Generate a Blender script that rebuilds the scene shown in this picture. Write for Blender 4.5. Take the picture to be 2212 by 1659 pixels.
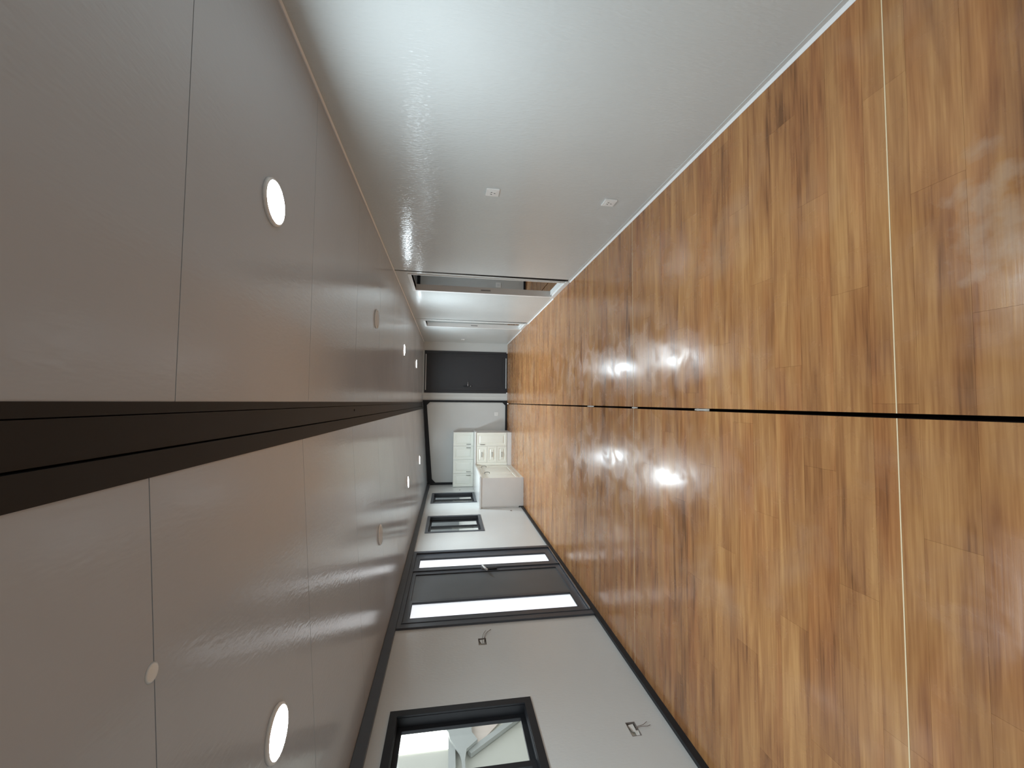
import bpy, bmesh, math, random
from mathutils import Vector, Matrix
random.seed(7)
for o in list(bpy.data.objects): bpy.data.objects.remove(o, do_unlink=True)
S = bpy.context.scene
C = S.collection

# ------------------------------------------------------------------ camera
# the phone was held on its side: the picture's right edge is the floor
F_PX, YAW, PITCH, ROLL, EYE = 855.65, 0.0471, -0.1556, 0.0154, 1.63
cy, sy, cp, sp = math.cos(YAW), math.sin(YAW), math.cos(PITCH), math.sin(PITCH)
fw = Vector((sy*cp, cy*cp, sp)); r0 = Vector((cy, -sy, 0)); u0 = r0.cross(fw)
cr, sr = math.cos(ROLL), math.sin(ROLL)
rt = cr*r0 + sr*u0; up = -sr*r0 + cr*u0
cam_d = bpy.data.cameras.new('camera'); cam = bpy.data.objects.new('camera', cam_d); C.objects.link(cam)
cam_d.sensor_fit = 'HORIZONTAL'; cam_d.sensor_width = 36; cam_d.lens = F_PX*36/2212
cam_d.clip_start = 0.02; cam_d.clip_end = 200
X, Y, Z = -up, rt, -fw
cam.matrix_world = Matrix(((X.x, Y.x, Z.x, 0), (X.y, Y.y, Z.y, 0), (X.z, Y.z, Z.z, EYE), (0, 0, 0, 1)))
S.camera = cam

# ------------------------------------------------------------------ world, exposure
W = bpy.data.worlds.new('world'); S.world = W; W.use_nodes = True
W.node_tree.nodes['Background'].inputs[0].default_value = (0.90, 0.93, 1.0, 1)
W.node_tree.nodes['Background'].inputs[1].default_value = 2.2
S.view_settings.view_transform = 'Standard'; S.view_settings.look = 'None'
S.view_settings.gamma = 1; S.view_settings.use_curve_mapping = False
S.view_settings.exposure = 0.0
S.cycles.max_bounces = 14; S.cycles.diffuse_bounces = 8; S.cycles.glossy_bounces = 6; S.cycles.transparent_max_bounces = 12
LAMP = 38.0        # radiance of a lit downlight lens
BEAM = 21.0        # watts of its downward beam
DAY = 0.84         # radiance of the daylight behind the filmed door panes

# ------------------------------------------------------------------ room numbers (metres)
XR, XL = 1.684, -2.289          # inner faces of right and left wall
YB, YE = -0.55, 11.25           # back wall, end wall
ZR = 2.366                      # flat ceiling of the centre box
SL = 0.0687; ZL = 2.205         # sloping ceiling of the left wing
def zleft(x): return ZL + SL*(x - XL)
GX0, GX1 = -0.047, -0.029       # gap between the two floors
BX0, BX1 = -0.190, -0.005       # dark ceiling beam

# ------------------------------------------------------------------ materials
M = {}
def newmat(n):
    m = bpy.data.materials.new(n); m.use_nodes = True; M[n] = m
    nt = m.node_tree; return m, nt, nt.nodes['Principled BSDF']
def plain(n, col, rough=.5, metal=0, spec=.5, noise=0, nscale=30):
    m, nt, b = newmat(n)
    b.inputs['Base Color'].default_value = (*col, 1); b.inputs['Roughness'].default_value = rough
    b.inputs['Metallic'].default_value = metal; b.inputs['Specular IOR Level'].default_value = spec
    if noise:
        tc = nt.nodes.new('ShaderNodeTexCoord'); t = nt.nodes.new('ShaderNodeTexNoise'); t.inputs['Scale'].default_value = nscale
        t.inputs['Detail'].default_value = 4
        mr = nt.nodes.new('ShaderNodeMapRange'); mr.inputs[3].default_value = 1-noise; mr.inputs[4].default_value = 1+noise
        mx = nt.nodes.new('ShaderNodeVectorMath'); mx.operation = 'SCALE'; mx.inputs[0].default_value = col
        nt.links.new(tc.outputs['Object'], t.inputs['Vector']); nt.links.new(t.outputs[0], mr.inputs[0])
        nt.links.new(mr.outputs[0], mx.inputs['Scale']); nt.links.new(mx.outputs[0], b.inputs['Base Color'])
    return m
def emit(n, col, st):
    m, nt, b = newmat(n)
    b.inputs['Base Color'].default_value = (.8, .8, .8, 1)
    b.inputs['Emission Color'].default_value = (*col, 1); b.inputs['Emission Strength'].default_value = st
    return m
def embossed(n, col, rough, bump, scale, stretch, ripple):
    """glossy coated sheet with a fine pressed texture and slight sheet waviness"""
    m, nt, b = newmat(n); L = nt.links.new
    b.inputs['Base Color'].default_value = (*col, 1); b.inputs['Roughness'].default_value = rough
    g = nt.nodes.new('ShaderNodeNewGeometry')
    mp = nt.nodes.new('ShaderNodeMapping'); mp.inputs['Scale'].default_value = stretch
    t = nt.nodes.new('ShaderNodeTexNoise'); t.inputs['Scale'].default_value = scale; t.inputs['Detail'].default_value = 1.5
    t2 = nt.nodes.new('ShaderNodeTexNoise'); t2.inputs['Scale'].default_value = 3.2; t2.inputs['Detail'].default_value = 2
    bp = nt.nodes.new('ShaderNodeBump'); bp.inputs['Strength'].default_value = bump; bp.inputs['Distance'].default_value = .002
    bp2 = nt.nodes.new('ShaderNodeBump'); bp2.inputs['Strength'].default_value = ripple; bp2.inputs['Distance'].default_value = .02
    L(g.outputs['Position'], mp.inputs[0]); L(mp.outputs[0], t.inputs['Vector']); L(g.outputs['Position'], t2.inputs['Vector'])
    L(t.outputs[0], bp.inputs['Height']); L(t2.outputs[0], bp2.inputs['Height'])
    L(bp2.outputs[0], bp.inputs['Normal']); L(bp.outputs[0], b.inputs['Normal'])
    # faint dirt
    t3 = nt.nodes.new('ShaderNodeTexNoise'); t3.inputs['Scale'].default_value = 1.7; t3.inputs['Detail'].default_value = 5
    mr = nt.nodes.new('ShaderNodeMapRange'); mr.inputs[3].default_value = .95; mr.inputs[4].default_value = 1.04
    mx = nt.nodes.new('ShaderNodeVectorMath'); mx.operation = 'SCALE'; mx.inputs[0].default_value = col
    L(g.outputs['Position'], t3.inputs['Vector']); L(t3.outputs[0], mr.inputs[0]); L(mr.outputs[0], mx.inputs['Scale']); L(mx.outputs[0], b.inputs['Base Color'])
    mr2 = nt.nodes.new('ShaderNodeMapRange'); mr2.inputs[3].default_value = rough*.8; mr2.inputs[4].default_value = rough*1.25
    L(t3.outputs[0], mr2.inputs[0]); L(mr2.outputs[0], b.inputs['Roughness'])
    return m
embossed('wall_sheet', (.665, .69, .68), .16, .9, 75, (1, 1, .38), .06)
embossed('wall_sheet_smooth', (.675, .69, .675), .20, .55, 80, (1, 1, .4), .03)
embossed('ceiling_sheet', (.54, .575, .62), .17, .30, 70, (1, .35, 1), .05)
plain('dark_steel', (.018, .019, .022), .5, 0, .3, .25, 9)
plain('beam_black', (.012, .0115, .012), .55, 0, .4, .3, 6)
plain('frame_grey', (.072, .080, .094), .36, 0, .5, .15, 8)
plain('door_panel', (.105, .115, .122), .42, 0, .5, .15, 3)
plain('end_door_paint', (.034, .035, .040), .45, 0, .4)
plain('gap_dark', (.012, .008, .006), .9, 0, .1)
plain('white_pvc', (.82, .83, .82), .32)
plain('bright_trim', (.95, .95, .94), .30)
plain('joint_grey', (.16, .15, .14), .7)
plain('cabinet_cream', (.86, .86, .78), .36, 0, .5, .03, 5)
plain('cabinet_carcass', (.76, .75, .73), .42, 0, .5, .03, 5)
plain('worktop_white', (.74, .74, .72), .20, 0, .5, .05, 60)
plain('handle_dark', (.07, .065, .06), .32, .8)
plain('steel_dull', (.34, .34, .34), .4, .3)
plain('chrome', (.7, .7, .72), .2, 1)
plain('lens_off', (.60, .59, .57), .4)
plain('socket_white', (.93, .93, .91), .3)
plain('cream_strip', (.86, .70, .45), .5)
plain('subfloor', (.02, .013, .010), .9, 0, .1)
plain('wire_brown', (.20, .15, .12), .5)
plain('cut_edge', (.23, .20, .18), .8)
plain('foam_fill', (.62, .58, .50), .8, 0, .3, .3, 60)
plain('clear_film', (.80, .80, .76), .12)
plain('scrap_dull', (.40, .36, .31), .4)
plain('concrete', (.52, .52, .48), .8, 0, .3, .12, 1.5)
plain('hall_wall', (.24, .25, .25), .8, 0, .3, .06, .6)
plain('hall_board', (.56, .55, .49), .8, 0, .3, .04, 1)
plain('hall_steel', (.40, .41, .39), .6)
plain('hall_pink', (.70, .60, .53), .8)
emit('lamp_lit', (.86, 1.0, 1.08), LAMP)
emit('pane_filmed', (.88, .94, 1.0), DAY)
emit('hall_daylight', (1.0, 1.0, .93), 6)
m, nt, b = newmat('glass')
b.inputs['Transmission Weight'].default_value = 0
nt.nodes.remove(b)
tr = nt.nodes.new('ShaderNodeBsdfTransparent'); tr.inputs[0].default_value = (.90, .93, .92, 1)
gl = nt.nodes.new('ShaderNodeBsdfGlossy'); gl.inputs['Roughness'].default_value = .03
lw = nt.nodes.new('ShaderNodeLayerWeight'); lw.inputs[0].default_value = .5
pw = nt.nodes.new('ShaderNodeMath'); pw.operation = 'POWER'; pw.inputs[1].default_value = 5; nt.links.new(lw.outputs['Facing'], pw.inputs[0])
fr = nt.nodes.new('ShaderNodeMath'); fr.operation = 'MULTIPLY_ADD'; fr.inputs[1].default_value = .45; fr.inputs[2].default_value = .03; nt.links.new(pw.outputs[0], fr.inputs[0])
mxs = nt.nodes.new('ShaderNodeMixShader')
nt.links.new(fr.outputs[0], mxs.inputs[0]); nt.links.new(tr.outputs[0], mxs.inputs[1]); nt.links.new(gl.outputs[0], mxs.inputs[2])
nt.links.new(mxs.outputs[0], nt.nodes['Material Output'].inputs[0])

PW, PL, PY0 = 0.155, 1.22, YB       # plank width (along y), length (along x), first row
def wood():
    m, nt, b = newmat('wood_floor'); L = nt.links.new
    N = lambda t: nt.nodes.new(t)
    def math_(op, a, bb=None, c=None):
        n = N('ShaderNodeMath'); n.operation = op
        for i, v in enumerate((a, bb, c)):
            if v is None: continue
            if isinstance(v, (int, float)): n.inputs[i].default_value = v
            else: L(v, n.inputs[i])
        return n.outputs[0]
    g = N('ShaderNodeNewGeometry'); s = N('ShaderNodeSeparateXYZ'); L(g.outputs['Position'], s.inputs[0])
    x, y = s.outputs[0], s.outputs[1]
    row = math_('FLOOR', math_('DIVIDE', math_('SUBTRACT', y, PY0), PW))
    off = math_('MULTIPLY', math_('FRACT', math_('MULTIPLY', row, .618)), PL)
    col = math_('FLOOR', math_('DIVIDE', math_('ADD', math_('ADD', x, 10), off), PL))
    idn = math_('ADD', math_('MULTIPLY', row, 7.13), math_('MULTIPLY', col, 3.71))
    wn = N('ShaderNodeTexWhiteNoise'); wn.noise_dimensions = '1D'; L(idn, wn.inputs['W'])
    def streak(sx, sy_, w, det, dist=0., perplank=False):
        cb = N('ShaderNodeCombineXYZ'); L(math_('MULTIPLY', x, sx), cb.inputs[0]); L(math_('MULTIPLY', y, sy_), cb.inputs[1])
        L(math_('MULTIPLY', idn if perplank else row, w), cb.inputs[2])
        t = N('ShaderNodeTexNoise'); t.inputs['Scale'].default_value = 1; t.inputs['Detail'].default_value = det
        t.inputs['Distortion'].default_value = dist
        L(cb.outputs[0], t.inputs['Vector']); return t.outputs[0]
    a = streak(1.9, 20, .07, 3, .35, True); f = streak(3.5, 110, .11, 3); w2 = streak(.6, 5.5, .02, 2)
    v = math_('ADD', math_('MULTIPLY', a, .50), math_('ADD', math_('MULTIPLY', f, .30), math_('MULTIPLY', w2, .37)))
    v = math_('ADD', v, math_('MULTIPLY', math_('SUBTRACT', wn.outputs[0], .5), .05))
    cr_ = N('ShaderNodeValToRGB'); L(v, cr_.inputs[0])
    e = cr_.color_ramp.elements
    e[0].position = .42; e[0].color = (.185, .080, .031, 1); e[1].position = .74; e[1].color = (.555, .292, .114, 1)
    for p, c_ in ((.49, (.305, .133, .052, 1)), (.56, (.385, .178, .068, 1)), (.64, (.455, .222, .085, 1))):
        q = e.new(p); q.color = c_
    # reddish planks
    mx = N('ShaderNodeMix'); mx.data_type = 'RGBA'; mx.blend_type = 'MULTIPLY'
    mx.inputs[7].default_value = (1.0, .92, .90, 1)
    L(cr_.outputs[0], mx.inputs[6])
    rr = N('ShaderNodeMapRange'); rr.inputs[1].default_value = .50; rr.inputs[2].default_value = .66; L(streak(.9, 6.5, .63, 1), rr.inputs[0])
    L(rr.outputs[0], mx.inputs[0])
    b.inputs['Specular IOR Level'].default_value = .42
    # dust film and dried wipe marks (own shapes)
    t = N('ShaderNodeTexNoise'); t.inputs['Scale'].default_value = 1.5; t.inputs['Detail'].default_value = 4; t.inputs['Distortion'].default_value = .35
    L(g.outputs['Position'], t.inputs['Vector'])
    mr = N('ShaderNodeMapRange'); mr.inputs[1].default_value = .56; mr.inputs[2].default_value = .76; mr.inputs[4].default_value = .35; L(t.outputs[0], mr.inputs[0])
    # one patch: hazy reflection of the right lamp painted over a dusty stain
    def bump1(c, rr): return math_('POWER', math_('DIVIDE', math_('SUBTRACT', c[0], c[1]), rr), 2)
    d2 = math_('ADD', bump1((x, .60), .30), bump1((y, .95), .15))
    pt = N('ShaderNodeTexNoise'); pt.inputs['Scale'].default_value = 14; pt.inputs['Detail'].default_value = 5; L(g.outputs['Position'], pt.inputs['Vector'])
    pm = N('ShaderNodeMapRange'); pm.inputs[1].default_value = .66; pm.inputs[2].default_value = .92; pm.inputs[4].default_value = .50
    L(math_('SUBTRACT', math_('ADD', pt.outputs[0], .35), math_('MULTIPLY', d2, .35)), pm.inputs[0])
    dust_haze = math_('MAXIMUM', mr.outputs[0], pm.outputs[0])
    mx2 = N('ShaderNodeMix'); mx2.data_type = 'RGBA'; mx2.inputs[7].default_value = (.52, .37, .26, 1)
    L(dust_haze, mx2.inputs[0]); L(mx.outputs[2], mx2.inputs[6]); L(mx2.outputs[2], b.inputs['Base Color'])
    t2 = N('ShaderNodeTexNoise'); t2.inputs['Scale'].default_value = 4.5; t2.inputs['Detail'].default_value = 4; t2.inputs['Distortion'].default_value = .5
    L(g.outputs['Position'], t2.inputs['Vector'])
    ro = N('ShaderNodeMapRange'); ro.inputs[1].default_value = .38; ro.inputs[2].default_value = .66
    ro.inputs[3].default_value = .17; ro.inputs[4].default_value = .34; L(t2.outputs[0], ro.inputs[0]); L(ro.outputs[0], b.inputs['Roughness'])
    bp = N('ShaderNodeBump'); bp.inputs['Strength'].default_value = .08; bp.inputs['Distance'].default_value = .002
    L(f, bp.inputs['Height'])
    t4 = N('ShaderNodeTexNoise'); t4.inputs['Scale'].default_value = 5; t4.inputs['Detail'].default_value = 1
    L(g.outputs['Position'], t4.inputs['Vector'])
    bp2 = N('ShaderNodeBump'); bp2.inputs['Strength'].default_value = .10; bp2.inputs['Distance'].default_value = .01
    L(t4.outputs[0], bp2.inputs['Height']); L(bp.outputs[0], bp2.inputs['Normal']); L(bp2.outputs[0], b.inputs['Normal'])
wood()

# ------------------------------------------------------------------ helpers
def box(bm, x0, x1, y0, y1, z0, z1):
    v = [bm.verts.new(p) for p in ((x0,y0,z0),(x1,y0,z0),(x1,y1,z0),(x0,y1,z0),(x0,y0,z1),(x1,y0,z1),(x1,y1,z1),(x0,y1,z1))]
    for f in ((0,3,2,1),(4,5,6,7),(0,1,5,4),(1,2,6,5),(2,3,7,6),(3,0,4,7)): bm.faces.new([v[i] for i in f])
def prism(bm, pts, vec):
    """closed polygon (3D points) pushed along vec"""
    vec = Vector(vec); a = [bm.verts.new(p) for p in pts]; b_ = [bm.verts.new(Vector(p)+vec) for p in pts]
    n = len(pts); bm.faces.new(a[::-1]); bm.faces.new(b_)
    for i in range(n): bm.faces.new((a[i], a[(i+1) % n], b_[(i+1) % n], b_[i]))
    bmesh.ops.recalc_face_normals(bm, faces=bm.faces)
def tube(bm, pts, r, n=8):
    pts = [Vector(p) for p in pts]; rings = []
    for i, p in enumerate(pts):
        d = (pts[min(i+1, len(pts)-1)] - pts[max(i-1, 0)]).normalized()
        a = d.orthogonal().normalized() if i == 0 else (pa - d*pa.dot(d)).normalized()
        pa = a; c = d.cross(a)
        rings.append([bm.verts.new(p + r*(a*math.cos(t) + c*math.sin(t))) for t in [2*math.pi*k/n for k in range(n)]])
    for A, B in zip(rings, rings[1:]):
        for k in range(n): bm.faces.new((A[k], A[(k+1) % n], B[(k+1) % n], B[k]))
    bm.faces.new(rings[0][::-1]); bm.faces.new(rings[-1])
    bmesh.ops.recalc_face_normals(bm, faces=bm.faces)
def lathe(bm, prof, n=48):
    """profile of (radius, z); radius 0 closes the end"""
    rings = []
    for r, z in prof:
        rings.append([bm.verts.new((0, 0, z))] if r == 0 else [bm.verts.new((r*math.cos(2*math.pi*k/n), r*math.sin(2*math.pi*k/n), z)) for k in range(n)])
    for A, B in zip(rings, rings[1:]):
        for k in range(n):
            k2 = (k+1) % n
            if len(A) == 1: bm.faces.new((A[0], B[k], B[k2]))
            elif len(B) == 1: bm.faces.new((A[k], A[k2], B[0]))
            else: bm.faces.new((A[k], A[k2], B[k2], B[k]))
    bmesh.ops.recalc_face_normals(bm, faces=bm.faces)
def obj(name, bm, mat, parent=None, smooth=False, bevel=0):
    if bevel: bmesh.ops.bevel(bm, geom=[e for e in bm.edges], offset=bevel, segments=2, affect='EDGES', clamp_overlap=True)
    me = bpy.data.meshes.new(name); bm.to_mesh(me); bm.free()
    if smooth:
        for p in me.polygons: p.use_smooth = True
    o = bpy.data.objects.new(name, me); C.objects.link(o)
    me.materials.append(M[mat])
    if parent: o.parent = parent; o.matrix_parent_inverse = parent.matrix_world.inverted()
    return o
def bxo(name, dims, mat, parent=None, bevel=0):
    bm = bmesh.new(); box(bm, *dims); return obj(name, bm, mat, parent, bevel=bevel)
def boxes(name, lst, mat, parent=None):
    bm = bmesh.new()
    for d in lst: box(bm, *d)
    return obj(name, bm, mat, parent)
def struct(o): o['kind'] = 'structure'; return o
def tag(o, label, cat, group=None):
    o['label'] = label; o['category'] = cat
    if group: o['group'] = group
    return o
def empty(name, loc=(0, 0, 0)):
    o = bpy.data.objects.new(name, None); C.objects.link(o); o.location = loc; o.empty_display_size = .1
    bpy.context.view_layer.update(); return o
def wall_cells(axis, p0, p1, u0, u1, v0, v1, holes):
    """boxes of a wall slab with rectangular holes; axis 'x': slab x=p0..p1 with u=y, v=z; axis 'y': slab y=p0..p1 with u=x"""
    us = sorted({u0, u1, *[h[0] for h in holes], *[h[1] for h in holes]}); vs = sorted({v0, v1, *[h[2] for h in holes], *[h[3] for h in holes]})
    us = [u for u in us if u0 <= u <= u1]; vs = [v for v in vs if v0 <= v <= v1]
    out = []
    for a, b_ in zip(us, us[1:]):
        for c, d in zip(vs, vs[1:]):
            if any(h[0] <= a and b_ <= h[1] and h[2] <= c and d <= h[3] for h in holes): continue
            out.append((p0, p1, a, b_, c, d) if axis == 'x' else (a, b_, p0, p1, c, d))
    return out

# ------------------------------------------------------------------ floor
floor = struct(bxo('floor', (-2.40, 3.95, YB-.1, YE+.1, -.10, -.045), 'subfloor'))
Y1, Y2 = 1.226, 3.348
PEND = PY0 + PW*36                       # planks are single pieces up to here (5.03 m)
def floor_panel(x0, x1, y0, y1, planks_to_x=None):
    top = -.006 if planks_to_x else 0
    yt = y1
    if planks_to_x and y1 > PEND: yt = PEND
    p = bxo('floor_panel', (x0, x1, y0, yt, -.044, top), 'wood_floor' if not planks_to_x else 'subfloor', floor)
    if not planks_to_x: return
    g = .00025
    r = 0
    while PY0 + PW*r < yt - 1e-6:
        ya, yb = max(y0, PY0 + PW*r), min(yt, PY0 + PW*(r+1))
        if yb - ya > .004:
            off = ((r*.618) % 1)*PL
            k = math.floor((x0+10+off)/PL)
            while True:
                xa, xb = PL*k - 10 - off, PL*(k+1) - 10 - off
                k += 1
                if xa >= planks_to_x: break
                a, b_ = max(xa, x0), min(xb, planks_to_x)
                if b_ - a < .004: continue
                bm = bmesh.new(); box(bm, a+g, b_-g, ya+g, yb-g, -.0058, 0)
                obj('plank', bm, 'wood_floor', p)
        r += 1
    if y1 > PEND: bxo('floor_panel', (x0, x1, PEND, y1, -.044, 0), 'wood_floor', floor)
for x0, x1, lim in ((XL-.08, GX0, GX0), (GX1, 2.034, XR+.02)):
    ys = [YB-.08, Y1, Y2, YE+.08]
    for i in range(3):
        floor_panel(x0, x1, ys[i] + (.0022 if i else 0), ys[i+1] - (.0022 if i < 2 else 0), lim)
floor_panel(2.050, 3.90, YB-.08, YE+.08)
for y, w, x0, x1 in ((Y1, .0042, XL, GX0), (Y1, .0042, GX1, XR), (Y2, .0036, XL, GX0), (Y2, .0036, GX1, XR)):
    bxo('seam_strip', (x0, x1, y-w/2, y+w/2, -.03, .0007), 'cream_strip', floor)

# ------------------------------------------------------------------ ceilings
ceil = struct(bxo('ceiling', (-2.45, 3.98, YB-.12, YE+.12, 2.47, 2.52), 'joint_grey'))
def ceil_panels(x0, x1, za, zb, ystart, step, mat='ceiling_sheet'):
    ys = [YB-.08] + [ystart + step*k for k in range(12) if YB-.08 < ystart + step*k < YE+.02] + [YE+.08]
    for a, b_ in zip(ys, ys[1:]):
        bm = bmesh.new(); g = .0016
        prism(bm, [(x0, a+g, za), (x1, a+g, zb), (x1, a+g, zb+.04), (x0, a+g, za+.04)], (0, b_-a-2*g, 0))
        obj('ceiling_panel', bm, mat, ceil)
    bm = bmesh.new(); prism(bm, [(x0, YB-.08, za+.012), (x1, YB-.08, zb+.012), (x1, YB-.08, zb+.035), (x0, YB-.08, za+.035)], (0, YE-YB+.16, 0))
    obj('joint_backing', bm, 'joint_grey', ceil)
ceil_panels(BX1, 2.05, ZR, ZR, 1.205, 1.027)
ceil_panels(XL-.08, BX0, zleft(XL-.08), zleft(BX0), 1.098, 1.02)
bxo('ceiling_panel', (2.05, 3.95, YB-.08, YE+.08, ZR, ZR+.04), 'ceiling_sheet', ceil)

beam = struct(bxo('trim_1', (BX0-.02, BX1+.015, YB-.08, YE, 2.40, 2.465), 'beam_black'))
beam['label'] = 'black steel beam along the ceiling between the two roof halves'
bm = bmesh.new(); prism(bm, [(-.0345, YB-.08, ZR-.002), (BX1, YB-.08, ZR-.002), (BX1, YB-.08, 2.40), (-.0345, YB-.08, 2.40)], (0, YE-YB, 0)); obj('beam_flange', bm, 'beam_black', beam)
bm = bmesh.new(); prism(bm, [(-.1235, YB-.08, 2.362), (-.0375, YB-.08, 2.364), (-.0375, YB-.08, 2.40), (-.1235, YB-.08, 2.40)], (0, YE-YB, 0)); obj('beam_web', bm, 'beam_black', beam)
bm = bmesh.new(); prism(bm, [(BX0, YB-.08, zleft(BX0)-.003), (-.1285, YB-.08, 2.356), (-.1285, YB-.08, 2.40), (BX0, YB-.08, 2.40)], (0, YE-YB, 0)); obj('beam_flange', bm, 'beam_black', beam)
bm = bmesh.new(); lathe(bm, [(0, 0), (.008, 0), (.008, -.003), (0, -.003)], 16)
o = obj('bolt_hole', bm, 'gap_dark', beam); o.location = (-.07, 3.25, 2.3635)

# ------------------------------------------------------------------ left wall with three windows and a double door
WIN = ((1, 2.115, 3.123), (2, 7.152, 8.176), (3, 9.193, 10.212)); WZ0, WZ1 = .977, 2.026
DY0, DY1, DZ0, DZ1 = 4.195, 6.258, .045, 2.127
holes = [(a+.012, b_-.012, WZ0+.012, WZ1-.012) for _, a, b_ in WIN] + [(DY0+.012, DY1-.012, 0.0, DZ1)]
CUT = ((3.845, 3.949, 1.247, 1.323), (2.668, 2.786, .282, .352))
wl = struct(boxes('wall_left', wall_cells('x', XL-.075, XL, YB, YE, 0, 2.24, holes + [c for c in CUT]), 'wall_sheet_smooth'))
t = struct(bxo('trim_2', (XL, XL+.035, YB, YE-.0, 2.128, 2.204), 'frame_grey')); t['label'] = 'dark grey metal trim along the top of the window wall'
bl = struct(empty('baseboard_left', (XL, YB, 0))); bl['label'] = 'black metal baseboard along the window wall'
bxo('baseboard_bar', (XL, XL+.030, YB, 8.63, .001, .05), 'dark_steel', bl)
def window(n, ya, yb):
    w = struct(empty('window_%d' % n, (XL, (ya+yb)/2, WZ0)))
    fr = .055
    def ring(name, x0, x1, a, b_, c, d, t_, mat):
        return boxes(name, [(x0, x1, a, a+t_, c, d), (x0, x1, b_-t_, b_, c, d), (x0, x1, a+t_, b_-t_, c, c+t_), (x0, x1, a+t_, b_-t_, d-t_, d)], mat, w)
    ring('casing', XL-.004, XL+.010, ya, yb, WZ0, WZ1, fr, 'frame_grey' if n > 1 else 'dark_steel')
    ring('window_frame', XL-.105, XL-.004, ya+.012, yb-.012, WZ0+.012, WZ1-.012, .046, 'dark_steel')
    ring('track', XL-.088, XL-.072, ya+.058, yb-.058, WZ0+.058, WZ1-.058, .010, 'frame_grey')
    ym = ya + (yb-ya)*.50
    for k, (a, b_, xo) in enumerate(((ym-.02, yb-.052, -.070), (ya+.052, ym+.02, -.040))):
        s = ring('sash', XL+xo-.025, XL+xo, a, b_, WZ0+.052, WZ1-.052, .040, 'dark_steel')
        p = bxo('pane', (XL+xo-.015, XL+xo-.011, a+.036, b_-.036, WZ0+.088, WZ1-.088), 'glass', s)
    return w
wn_ = [window(*q) for q in WIN]
for o, lb in zip(wn_, ('black framed sliding window cut by the picture edge', 'dark framed sliding window between the double door and the corner window', 'dark framed sliding window above the kitchen worktop')): o['label'] = lb

# double entrance door, dark grey metal with filmed glass
d = struct(empty('door_1', (XL, (DY0+DY1)/2, 0))); d['label'] = 'dark grey metal double entrance door with two bright glass strips'
boxes('door_frame', [(XL-.07, XL+.022, DY0, DY0+.085, DZ0, DZ1), (XL-.07, XL+.022, DY1-.085, DY1, DZ0, DZ1),
                     (XL-.07, XL+.022, DY0+.085, DY1-.085, DZ1-.045, DZ1), (XL-.07, XL+.022, DY0+.085, DY1-.085, 0.002, .060)], 'frame_grey', d)
boxes('frame_bead', [(XL+.022, XL+.028, DY0+.078, DY0+.085, .06, DZ1-.04), (XL+.022, XL+.028, DY1-.085, DY1-.078, .06, DZ1-.04),
                     (XL+.022, XL+.028, DY0+.085, DY1-.085, DZ1-.047, DZ1-.040)], 'frame_grey', d)
bxo('threshold', (XL-.05, XL+.036, DY0+.09, DY1-.09, .0605, .068), 'chrome', d)
def leaf(name, ya, yb, panes, panel):
    x0, x1 = XL-.045, XL+.006
    hs = [(a, b_, .160, 2.017) for a, b_ in panes] + ([(panel[0], panel[1], .135, 2.035)] if panel else [])
    l = boxes(name, wall_cells('x', x0, x1, ya, yb, .072, 2.080, hs), 'frame_grey', d)
    for a, b_ in panes:
        bxo('pane', (x0+.018, x0+.026, a-.004, b_+.004, .156, 2.021), 'pane_filmed', l)
        boxes('glazing_bead', [(x1-.012, x1+.001, a, a+.006, .16, 2.017), (x1-.012, x1+.001, b_-.006, b_, .16, 2.017),
                               (x1-.012, x1+.001, a+.006, b_-.006, .16, .166), (x1-.012, x1+.001, a+.006, b_-.006, 2.011, 2.017)], 'dark_steel', l)
    if panel: bxo('infill_panel', (x0+.012, x1-.014, panel[0]-.003, panel[1]+.003, .132, 2.038), 'door_panel', l)
    return l
leaf('door_leaf', 5.588, 6.168, [(5.676, 5.998)], None)
bxo('meeting_stile', (XL-.04, XL+.020, 5.552, 5.588, .072, 2.08), 'frame_grey', d)
lf = leaf('door_leaf', 4.290, 5.550, [(4.388, 4.725)], (4.775, 5.470))
hd = empty('handle', (XL, 5.51, 1.15)); hd.parent = d; hd.matrix_parent_inverse = d.matrix_world.inverted()
bpy.data.objects.remove(hd, do_unlink=True)
bm = bmesh.new(); tube(bm, [(XL+.01, 5.535, 1.150), (XL+.050, 5.535, 1.152), (XL+.062, 5.52, 1.152), (XL+.064, 5.47, 1.142), (XL+.062, 5.42, 1.125), (XL+.058, 5.375, 1.100)], .014, 10)
obj('handle', bm, 'white_pvc', d, smooth=True)
bxo('lock_plate', (XL+.006, XL+.024, 5.490, 5.535, .955, 1.085), 'dark_steel', d, bevel=.004)

# cable cut-outs in the left wall
def cutout(c, wires, label, grp, fill):
    y0, y1, z0, z1 = c
    k = empty('cable_cutout', (XL, (y0+y1)/2, z0))
    g = .003
    boxes('box_rim', [(XL-.03, XL+.0012, y0, y0+g, z0, z1), (XL-.03, XL+.0012, y1-g, y1, z0, z1), (XL-.03, XL+.0012, y0+g, y1-g, z0, z0+g), (XL-.03, XL+.0012, y0+g, y1-g, z1-g, z1)], 'cut_edge', k)
    bxo('box_back', (XL-.060, XL-.028, y0, y1, z0, z1), 'foam_fill', k)
    bm = bmesh.new()
    if fill: prism(bm, [(XL-.010, y0+.008, z0+.006), (XL-.004, y0+.05, z0+.004), (XL-.002, y0+.045, z0+.032), (XL-.012, y0+.012, z0+.026)], (-.006, 0, 0))
    prism(bm, [(XL-.018, y0+.055, z0+.012), (XL-.004, y1-.012, z0+.018), (XL-.006, y1-.016, z1-.012), (XL-.020, y0+.060, z1-.03)], (-.006, 0, 0))
    obj('film_scrap', bm, 'clear_film', k)
    for w in wires:
        bm = bmesh.new(); tube(bm, w, .0016, 6); obj('wire', bm, 'wire_brown', k, smooth=True)
    tag(k, label, 'wall socket', grp)
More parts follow.
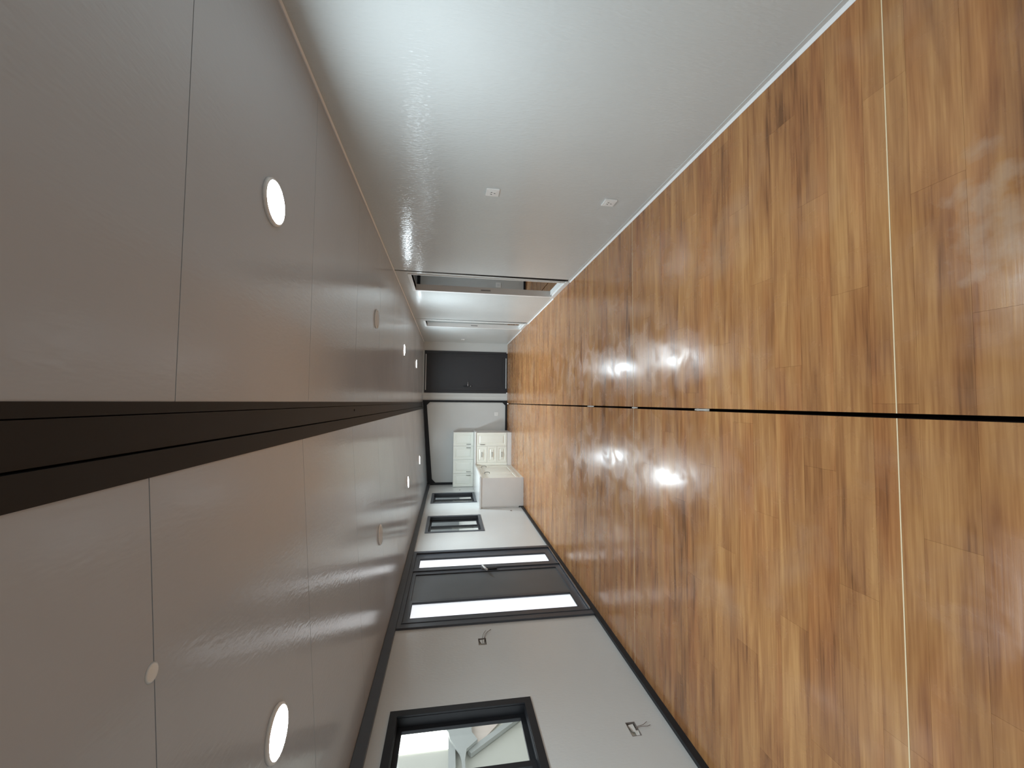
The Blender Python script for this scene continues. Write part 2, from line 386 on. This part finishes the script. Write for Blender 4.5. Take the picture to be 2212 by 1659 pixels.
cutout(CUT[0], [[(XL-.02, 3.90, 1.28), (XL+.006, 3.945, 1.282), (XL+.014, 3.985, 1.272), (XL+.010, 4.026, 1.258), (XL+.006, 4.068, 1.238)],
                [(XL-.02, 3.90, 1.265), (XL+.006, 3.945, 1.262), (XL+.016, 3.985, 1.250), (XL+.012, 4.029, 1.228), (XL+.006, 4.074, 1.184)],
                [(XL-.02, 3.90, 1.262), (XL+.006, 3.950, 1.258), (XL+.022, 4.000, 1.230), (XL+.016, 4.045, 1.205), (XL+.008, 4.076, 1.186)]],
       'square socket cut-out with loose wires beside the dark double door', 'unfinished socket cut-outs', False)
cutout(CUT[1], [[(XL-.02, 2.725, .30), (XL+.006, 2.73, .283), (XL+.012, 2.726, .25), (XL+.010, 2.724, .212), (XL+.012, 2.73, .188)],
                [(XL-.02, 2.735, .30), (XL+.006, 2.738, .281), (XL+.016, 2.734, .24), (XL+.012, 2.760, .20)]],
       'low socket cut-out stuffed with clear film under the near window', 'unfinished socket cut-outs', True)
def drilled(y, z, label, r=.022):
    bm = bmesh.new(); lathe(bm, [(0, 0), (r, 0), (r, .004), (r*.7, .005), (r*.65, .001), (0, .001)], 20)
    o = obj('pipe_stub', bm, 'cut_edge'); o.rotation_euler = (0, math.pi/2, 0); o.location = (XL+.0005, y, z); tag(o, label, 'pipe hole')
drilled(8.40, .308, 'small grey pipe hole low in the wall before the kitchen cabinet')
drilled(10.514, 1.335, 'small grey pipe hole in the wall between corner window and upper cabinet', .018)

# ------------------------------------------------------------------ end wall, its frame and the dark end door
ED0, ED1 = .254, 1.434
we = struct(boxes('wall_end', wall_cells('y', YE, YE+.08, -2.40, 3.95, 0, 2.46, [(ED0+.01, ED1-.01, 0, 2.33)]), 'wall_sheet_smooth'))
fr = struct(empty('trim_3', (-1.1, YE, 0))); fr['label'] = 'black steel frame with cut corners around the kitchen end wall'
def bar(pts): bm = bmesh.new(); prism(bm, pts, (0, -.03, 0)); return bm
yf = YE
obj('post', bar([(-.006, yf, 0), (.050, yf, 0), (.050, yf, 2.362), (-.006, yf, 2.362)]), 'dark_steel', fr)
obj('post', bar([(XL, yf, 0), (-2.228, yf, 0), (-2.228, yf, 2.205), (XL, yf, 2.20)]), 'dark_steel', fr)
obj('sill_bar', bar([(-2.228, yf, .001), (-.006, yf, .001), (-.006, yf, .055), (-2.228, yf, .055)]), 'dark_steel', fr)
obj('header_bar', bar([(-2.228, yf, 2.072), (-.006, yf, 2.258), (-.006, yf, 2.352), (-2.228, yf, 2.20)]), 'dark_steel', fr)
for pts in ([(-.006, yf, 2.258), (-.006, yf, 2.165), (-.090, yf, 2.25)], [(-.006, yf, .055), (-.006, yf, .14), (-.09, yf, .055)],
            [(-2.228, yf, 2.072), (-2.228, yf, 1.985), (-2.13, yf, 2.08)]):
    obj('corner_gusset', bar(pts), 'dark_steel', fr)
de = struct(empty('door_2', ((ED0+ED1)/2, YE, 0))); de['label'] = 'dark grey end door between white wall strips'
boxes('door_frame', [(ED0, ED0+.06, YE-.02, YE+.07, .03, 2.335), (ED1-.06, ED1, YE-.02, YE+.07, .03, 2.335), (ED0+.06, ED1-.06, YE-.02, YE+.07, 2.312, 2.335)], 'end_door_paint', de)
dl = bxo('door_leaf', (ED0+.02, ED1-.02, YE+.005, YE+.05, .001, 2.325), 'end_door_paint', de)
bm = bmesh.new(); box(bm, ED0+.16, ED1-.14, YE-.004, YE+.006, .15, 2.20); obj('leaf_panel', bm, 'end_door_paint', dl, bevel=.004)
bxo('header_strip', (ED0+.075, ED1-.10, YE-.012, YE+.004, 2.288, 2.306), 'white_pvc', de)
bxo('threshold', (ED0+.14, ED1-.17, YE-.010, YE+.004, .034, .052), 'white_pvc', de)
bxo('handle_plate', (.432, .468, YE-.016, YE-.004, 1.00, 1.25), 'dark_steel', dl, bevel=.003)
bm = bmesh.new(); tube(bm, [(.45, YE-.01, 1.13), (.45, YE-.055, 1.13), (.47, YE-.06, 1.13), (.57, YE-.058, 1.128)], .009); obj('handle', bm, 'chrome', dl, smooth=True)
bm = bmesh.new(); lathe(bm, [(0, 0), (.013, 0), (.013, .012), (0, .012)], 16); o = obj('key_cylinder', bm, 'chrome', dl); o.rotation_euler = (math.pi/2, 0, 0); o.location = (.45, YE-.006, 1.05)
# corner strip joining the centre box to the wing, beside the frame
t = struct(bxo('trim_4', (.092, .17, YE-.012, YE, .002, 2.362), 'wall_sheet_smooth')); t['label'] = 'pale joint cover strip beside the dark end door'

# ------------------------------------------------------------------ right wall with two doorways
D1 = (5.300, 6.050, .085, 2.158); D2 = (8.300, 8.920, .09, 2.150)
G1a, G1b, G2a, G2b = 5.172, 5.262, 8.150, 8.225
cells = wall_cells('x', XR, XR+.075, YB, G1a, 0, ZR, []) + wall_cells('x', XR, XR+.075, G1b, G2a, 0, ZR, [(D1[0], D1[1], 0, D1[3])]) \
      + wall_cells('x', XR, XR+.075, G2b, YE, 0, ZR, [(D2[0], D2[1], 0, D2[3])])
bm = bmesh.new()
for c in cells: box(bm, *c)
prism(bm, [(XR, G1b, .02), (XR, G1b, ZR), (XR, G1a+.030, ZR)], (.075, 0, 0))
prism(bm, [(XR, G2b, .02), (XR, G2b, ZR), (XR, G2a+.030, ZR)], (.075, 0, 0))
wr = struct(obj('wall_right', bm, 'wall_sheet'))
for a, b_ in ((G1a, G1b), (G2a, G2b)): bxo('open_joint', (XR+.005, XR+.05, a-.002, b_+.002, 0, ZR), 'gap_dark', wr)
def doorway(n, D, label):
    e = struct(empty('door_%d' % n, (XR, (D[0]+D[1])/2, 0))); e['label'] = label
    t_ = .035
    boxes('jamb', [(XR-.008, XR+.085, D[0]-.006, D[0]+.012, .0, D[3])], 'white_pvc', e)
    j = boxes('jamb', [(XR-.008, XR+.085, D[1]-.012, D[1]+.04, .0, D[3])], 'white_pvc', e)
    bxo('strike_plate', (XR+.030, XR+.050, D[1]-.0130, D[1]-.0118, 1.03, 1.18), 'steel_dull', j)
    boxes('head', [(XR-.008, XR+.085, D[0]-.006, D[1]+.04, D[3], D[3]+.045)], 'white_pvc', e)
    s = boxes('sill', [(XR-.010, XR+.085, D[0]-.06, D[1]+.07, .001, .060)], 'white_pvc', e)
    boxes('sill_step', [(XR+.018, XR+.085, D[0]+.012, D[1]-.012, .060, D[2])], 'white_pvc', s)
doorway(3, D1, 'white framed doorway to the first side room'); doorway(4, D2, 'white framed doorway to the far side room')
br = struct(empty('baseboard_right', (XR, YB, 0))); br['label'] = 'thin bright white baseboard strip along the right wall'
for a, b_ in ((YB, D1[0]-.06), (D1[1]+.07, D2[0]-.06), (D2[1]+.07, YE)):
    bm = bmesh.new(); prism(bm, [(XR, a, .0008), (XR-.018, a, .0008), (XR-.018, a, .003), (XR-.003, a, .015), (XR, a, .015)], (0, b_-a, 0)); obj('baseboard_strip', bm, 'bright_trim', br)
    bxo('cover_lip', (XR-.003, XR, a, b_, .016, .040), 'wall_sheet_smooth', br)
co = struct(empty('trim_5', (XR, YB, ZR))); co['label'] = 'slim white cornice bead in the right ceiling corner'
bm = bmesh.new(); prism(bm, [(XR, YB, ZR), (XR-.012, YB, ZR), (XR-.016, YB, ZR-.008), (XR-.008, YB, ZR-.016), (XR, YB, ZR-.012)], (0, YE-YB, 0)); obj('cornice_bead', bm, 'bright_trim', co)

# side rooms behind the right wall (seen through the doorways)
struct(boxes('wall_partition', wall_cells('y', 8.56, 8.62, XR+.075, 3.90, 0, ZR, []), 'wall_sheet_smooth'))
t = struct(bxo('trim_6', (XR+.09, 3.90, 8.545, 8.56, 2.285, 2.350), 'dark_steel')); t['label'] = 'dark trim at the head of the side room partition'
t = struct(bxo('trim_7', (XR+.09, 3.90, 8.545, 8.56, .001, .045), 'dark_steel')); t['label'] = 'dark skirting of the side room partition'
struct(boxes('wall_outer', wall_cells('x', 3.90, 3.97, YB, YE, 0, 2.46, []), 'wall_sheet_smooth'))
struct(boxes('wall_back', wall_cells('y', YB-.08, YB, -2.40, 3.95, 0, 2.46, []), 'wall_sheet_smooth'))

# ------------------------------------------------------------------ ceiling downlights
def downlight(x, y, z, lit, label, tilt=0, power=1.0):
    k = empty('downlight', (x, y, z)); R = .095
    bm = bmesh.new(); lathe(bm, [(R-.010, -.014), (R-.004, -.013), (R, -.009), (R, 0), (R-.010, 0), (R-.010, -.014)])
    a = obj('rim', bm, 'socket_white', smooth=True); a.parent = k
    bm = bmesh.new(); lathe(bm, [(0, -.0145), (R*.5, -.0142), (R-.022, -.0136), (R-.0095, -.0125), (R-.0095, -.002), (0, -.002)])
    c = obj('lens', bm, 'lamp_lit' if lit else 'lens_off', smooth=True); c.parent = k
    if lit:
        ld = bpy.data.lights.new('lamp_beam', 'AREA'); ld.shape = 'DISK'; ld.size = .15; ld.energy = BEAM*power; ld.color = (.86, 1.0, 1.08); ld.spread = math.radians(173)
        lo = bpy.data.objects.new('lamp_beam', ld); C.objects.link(lo); lo.parent = k; lo.location = (0, 0, -.0175)
    k.rotation_euler = (0, tilt, 0)
    tag(k, label, 'ceiling light', 'round ceiling downlights')
TL = -math.atan(SL)
for y, lit, lb in ((1.74, 1, 'large lit round downlight nearest the right wall, over the near floor'), (4.08, 0, 'unlit round downlight in the ceiling half above the doorway wall'),
                   (6.465, 1, 'lit round downlight beyond the unlit one on the doorway side'), (8.80, 1, 'farthest lit round downlight in front of the dark end door')):
    downlight(.82, y, ZR, lit, lb, 0, 1.3 if y > 5 else .90)
for y, lit, lb in ((1.71, 1, 'large lit round downlight nearest the window wall, cut by picture edge'), (4.02, 0, 'unlit round downlight in the ceiling half above the double door'),
                   (6.55, 1, 'lit round downlight near the two small windows'), (8.98, 1, 'farthest lit round downlight in front of the kitchen')):
    downlight(-1.28, y, zleft(-1.28), lit, lb, TL, 1.3 if y > 5 else 1.0)
for x, y, lb in ((2.85, 6.6, 'lit round downlight inside the first side room'), (2.85, 10.0, 'lit round downlight inside the far side room')):
    downlight(x, y, ZR, 1, lb, 0, .6)
bm = bmesh.new(); lathe(bm, [(0, -.004), (.017, -.0035), (.023, 0), (0, 0)], 24)
o = obj('ceiling_plug', bm, 'socket_white', smooth=True); o.location = (-.647, 1.090, zleft(-.647)); o.rotation_euler = (0, TL, 0)
tag(o, 'small white oval plug on the ceiling joint of the window side', 'cover plug')

# ------------------------------------------------------------------ wall sockets
def socket(loc, face, label, holes=True, w=.105):
    """plate in local x/z, looking to local -y; face = rotation about z"""
    k = empty('wall_socket', loc); h = w/2
    bm = bmesh.new(); box(bm, -h, h, -.011, 0, -h, h); a = obj('plate', bm, 'socket_white', bevel=.003); a.parent = k
    bm = bmesh.new(); box(bm, -h*.62, h*.62, -.0135, -.0105, -h*.62, h*.62); c = obj('insert', bm, 'socket_white', bevel=.001); c.parent = k
    if holes:
        for px, pz, rz in ((-.014, .010, .5), (.014, .010, -.5), (0, -.016, 0)):
            bm = bmesh.new(); box(bm, -.002, .002, -.0008, .0008, -.006, .006)
            p = obj('pin_slot', bm, 'gap_dark'); p.parent = a; p.location = (px, -.0141, pz); p.rotation_euler = (0, rz, 0)
    k.rotation_euler = (0, 0, face)
    tag(k, label, 'wall socket', 'white wall sockets')
RW = -math.pi/2      # local -y -> world -x (right wall looks left)
socket((XR, 3.085, 1.315), RW, 'upper of the two white sockets on the right wall')
socket((XR, 3.082, .335), RW, 'lower of the two white sockets near the white baseboard')
socket((2.577, 8.56, .608), 0, 'white socket on the partition seen through the first doorway', w=.115)
socket((-.335, YE, .311), 0, 'white socket low on the end wall beside the cabinets', w=.105)
k = empty('light_switch', (XR, 10.68, 1.30)); k.rotation_euler = (0, 0, RW)
bm = bmesh.new(); box(bm, -.045, .045, -.010, 0, -.045, .045); a = obj('plate', bm, 'socket_white', bevel=.003); a.parent = k
bm = bmesh.new(); box(bm, -.028, .028, -.014, -.009, -.030, .030); a = obj('rocker', bm, 'socket_white', bevel=.002); a.parent = k
tag(k, 'white light switch on the right wall near the dark end door', 'light switch')

# ------------------------------------------------------------------ kitchen
def panel_front(name, mp, w, h, mat, parent, t=.018, border=.052):
    """raised-panel front; mp(u, v, n) -> world, n towards the room"""
    bm = bmesh.new()
    rings = [(0, -t), (0, -.002), (.002, 0), (border, 0), (border+.005, -.013), (border+.016, -.013), (border+.040, -.001)]
    loops = []
    for ins, n in rings:
        loops.append([bm.verts.new(mp(u, v, n)) for u, v in ((ins, ins), (w-ins, ins), (w-ins, h-ins), (ins, h-ins))])
    for A, B in zip(loops, loops[1:]):
        for i in range(4): bm.faces.new((A[i], A[(i+1) % 4], B[(i+1) % 4], B[i]))
    bm.faces.new(loops[0][::-1]); bm.faces.new(loops[-1])
    bmesh.ops.recalc_face_normals(bm, faces=bm.faces)
    return obj(name, bm, mat, parent)
def bow_handle(mp, u, v, length, vertical, parent):
    bm = bmesh.new(); h = length/2
    path = [(-h, .0), (-h*.98, .018), (-h*.8, .028), (-h*.3, .031), (h*.3, .031), (h*.8, .028), (h*.98, .018), (h, .0)]
    tube(bm, [mp(u, v+s, n) if vertical else mp(u+s, v, n) for s, n in path], .006, 8)
    obj('handle', bm, 'handle_dark', parent, smooth=True)
YF = 10.400       # front plane of the end run
end = empty('kitchen_base_cabinet', (-1.22, YF, 0))
tag(end, 'cream base cabinet with one door and three drawers against the end wall', 'cabinet', 'cream kitchen cabinets')
bxo('carcass', (-1.64, -.795, YF+.020, YE-.03, .106, .925), 'cabinet_carcass', end)
bxo('plinth', (-1.645, -.795, YF, YE-.03, .001, .104), 'cabinet_carcass', end)
bxo('filler_strip', (-1.638, -1.578, YF+.002, YF+.02, .112, .920), 'cabinet_cream', end)
def mE(x0, z0, yfr): return lambda u, v, n: (x0+u, yfr-n, z0+v)
f = mE(-1.148, .128, YF); dd = panel_front('door', f, .350, .790, 'cabinet_cream', end); bow_handle(f, .043, .635, .115, True, dd)
for z0, z1 in ((.128, .379), (.385, .637), (.643, .918)):
    f = mE(-1.574, z0, YF); dd = panel_front('drawer', f, .422, z1-z0, 'cabinet_cream', end, border=.048)
    bow_handle(f, .211, (z1-z0)/2, .12, False, dd)
side = empty('kitchen_base_cabinet', (-1.95, 8.63, 0))
tag(side, 'cream base cabinet with plain grey end panel along the window wall', 'cabinet', 'cream kitchen cabinets')
bxo('carcass', (XL+.002, -1.662, 8.652, YF-.004, .100, .925), 'cabinet_carcass', side)
bxo('carcass_corner', (XL+.002, -1.648, YF-.004, YE-.035, .100, .925), 'cabinet_carcass', side)
bxo('end_panel', (XL+.035, -1.641, 8.63, 8.650, .001, .925), 'cabinet_carcass', side)
bxo('plinth', (XL+.04, -1.648, 8.652, YF-.004, .001, .098), 'cabinet_cream', side)
def mL(y0, z0): return lambda u, v, n: (-1.640+n, y0+u, z0+v)
for y0, y1 in ((8.655, 9.292), (9.296, 10.165)):
    f = mL(y0, .105); dd = panel_front('door', f, y1-y0, .812, 'cabinet_cream', side); bow_handle(f, y1-y0-.105, .645, .115, True, dd)
bxo('filler_strip', (-1.660, -1.641, 10.169, YF-.004, .105, .917), 'cabinet_cream', side)
wt = empty('worktop', (-1.3, 10.8, .926))
tag(wt, 'white L-shaped worktop lying on the kitchen base cabinets', 'worktop')
bxo('top_end_run', (-1.598, -.775, YF-.022, YE-.032, .926, .965), 'worktop_white', wt, bevel=.004)
bxo('top_side_run', (XL+.002, -1.599, 8.600, YE-.032, .926, .965), 'worktop_white', wt, bevel=.004)
YU = 10.87
wc = empty('upper_cabinet', (-1.55, YU, .966))
tag(wc, 'cream four-door upper cabinet standing on the worktop', 'cabinet', 'cream kitchen cabinets')
bxo('carcass', (XL+.004, -.818, YU+.020, YE-.034, .966, 1.512), 'cabinet_carcass', wc)
xs = [XL+.006, -1.928, -1.556, -1.189, -.818]
for i in range(4):
    f = mE(xs[i]+.003, .970, YU); w = xs[i+1]-xs[i]-.006
    dd = panel_front('door', f, w, .540, 'cabinet_cream', wc)
    bow_handle(f, (w-.045) if i in (0, 2) else .045, .130, .11, True, dd)

# ------------------------------------------------------------------ litter in the floor gap
def scrap(y0, y1, label, mat='scrap_dull'):
    bm = bmesh.new(); n = 7; top = []
    for i in range(n):
        y = y0 + (y1-y0)*i/(n-1); top.append((y, random.uniform(-.004, .0035), random.uniform(.0, .004)))
    for (ya, za, sa), (yb, zb, sb) in zip(top, top[1:]):
        prism(bm, [(GX0+.001+sa, ya, za), (GX1-.001-sa, ya, za-.002), (GX1-.001-sb, yb, zb-.002), (GX0+.001+sb, yb, zb)], (0, 0, -.004))
    o = obj('plastic_scrap', bm, mat); tag(o, label, 'litter', 'plastic scraps in the floor gap')
scrap(2.30, 2.45, 'crumpled pale plastic scrap stuck in the dark floor gap')
scrap(3.28, 3.38, 'small pale plastic scrap in the floor gap by the far cream seam')
scrap(4.35, 4.55, 'farther pale plastic scrap in the dark floor gap')

# ------------------------------------------------------------------ outside: the hall the house stands in
struct(bxo('ground_outside', (-40, XL-.30, -12, 70, -.42, -.30), 'concrete'))
struct(bxo('wall_hall_far', (-40, XL-.3, 69.8, 70, -.30, 24), 'hall_wall'))
struct(bxo('wall_hall_side', (-40.2, -40, -12, 70, -.30, 24), 'hall_wall'))
nb = empty('neighbour_shed', (-6, 7.5, -.30))
tag(nb, 'pale steel-braced shed outside the near window', 'building')
bxo('board_wall', (-6.30, -6.12, 1.0, 14.0, -.30, 3.2), 'hall_board', nb)
bxo('lit_opening', (-6.12, -6.10, 7.37, 9.2, 1.56, 2.75), 'hall_daylight', nb)
bxo('sill_beam', (-6.12, -6.02, 5.0, 9.4, 1.44, 1.56), 'hall_steel', nb)
def brace(a, b_, w, mat='hall_steel', x=-6.10):
    a, b_ = Vector((x, *a)), Vector((x, *b_)); dd = (b_-a).normalized(); n = Vector((0, -dd.z, dd.y))*w/2
    bm = bmesh.new(); prism(bm, [a-n, b_-n, b_+n, a+n], (.07, 0, 0)); obj('brace', bm, mat, nb)
brace((7.15, 1.20), (7.95, .02), .10, x=-6.10)
P = [(8.3, 2.12), (7.69, 1.67), (7.54, 1.56), (7.376, 1.53), (7.10, 1.37), (6.93, 1.335), (6.2, 1.33), (6.2, 1.27), (6.93, 1.285), (7.14, 1.25), (7.31, 1.05), (7.48, 1.14), (8.3, 1.15)]
bm = bmesh.new(); prism(bm, [(-6.02, y, z) for y, z in P], (.05, 0, 0)); obj('steel_bracket', bm, 'hall_steel', nb)
bm = bmesh.new(); prism(bm, [(-6.11, 7.31, 1.05), (-6.11, 7.48, 1.14), (-6.11, 8.2, 1.15), (-6.11, 8.2, .20)], (.02, 0, 0)); obj('gusset_board', bm, 'hall_pink', nb)
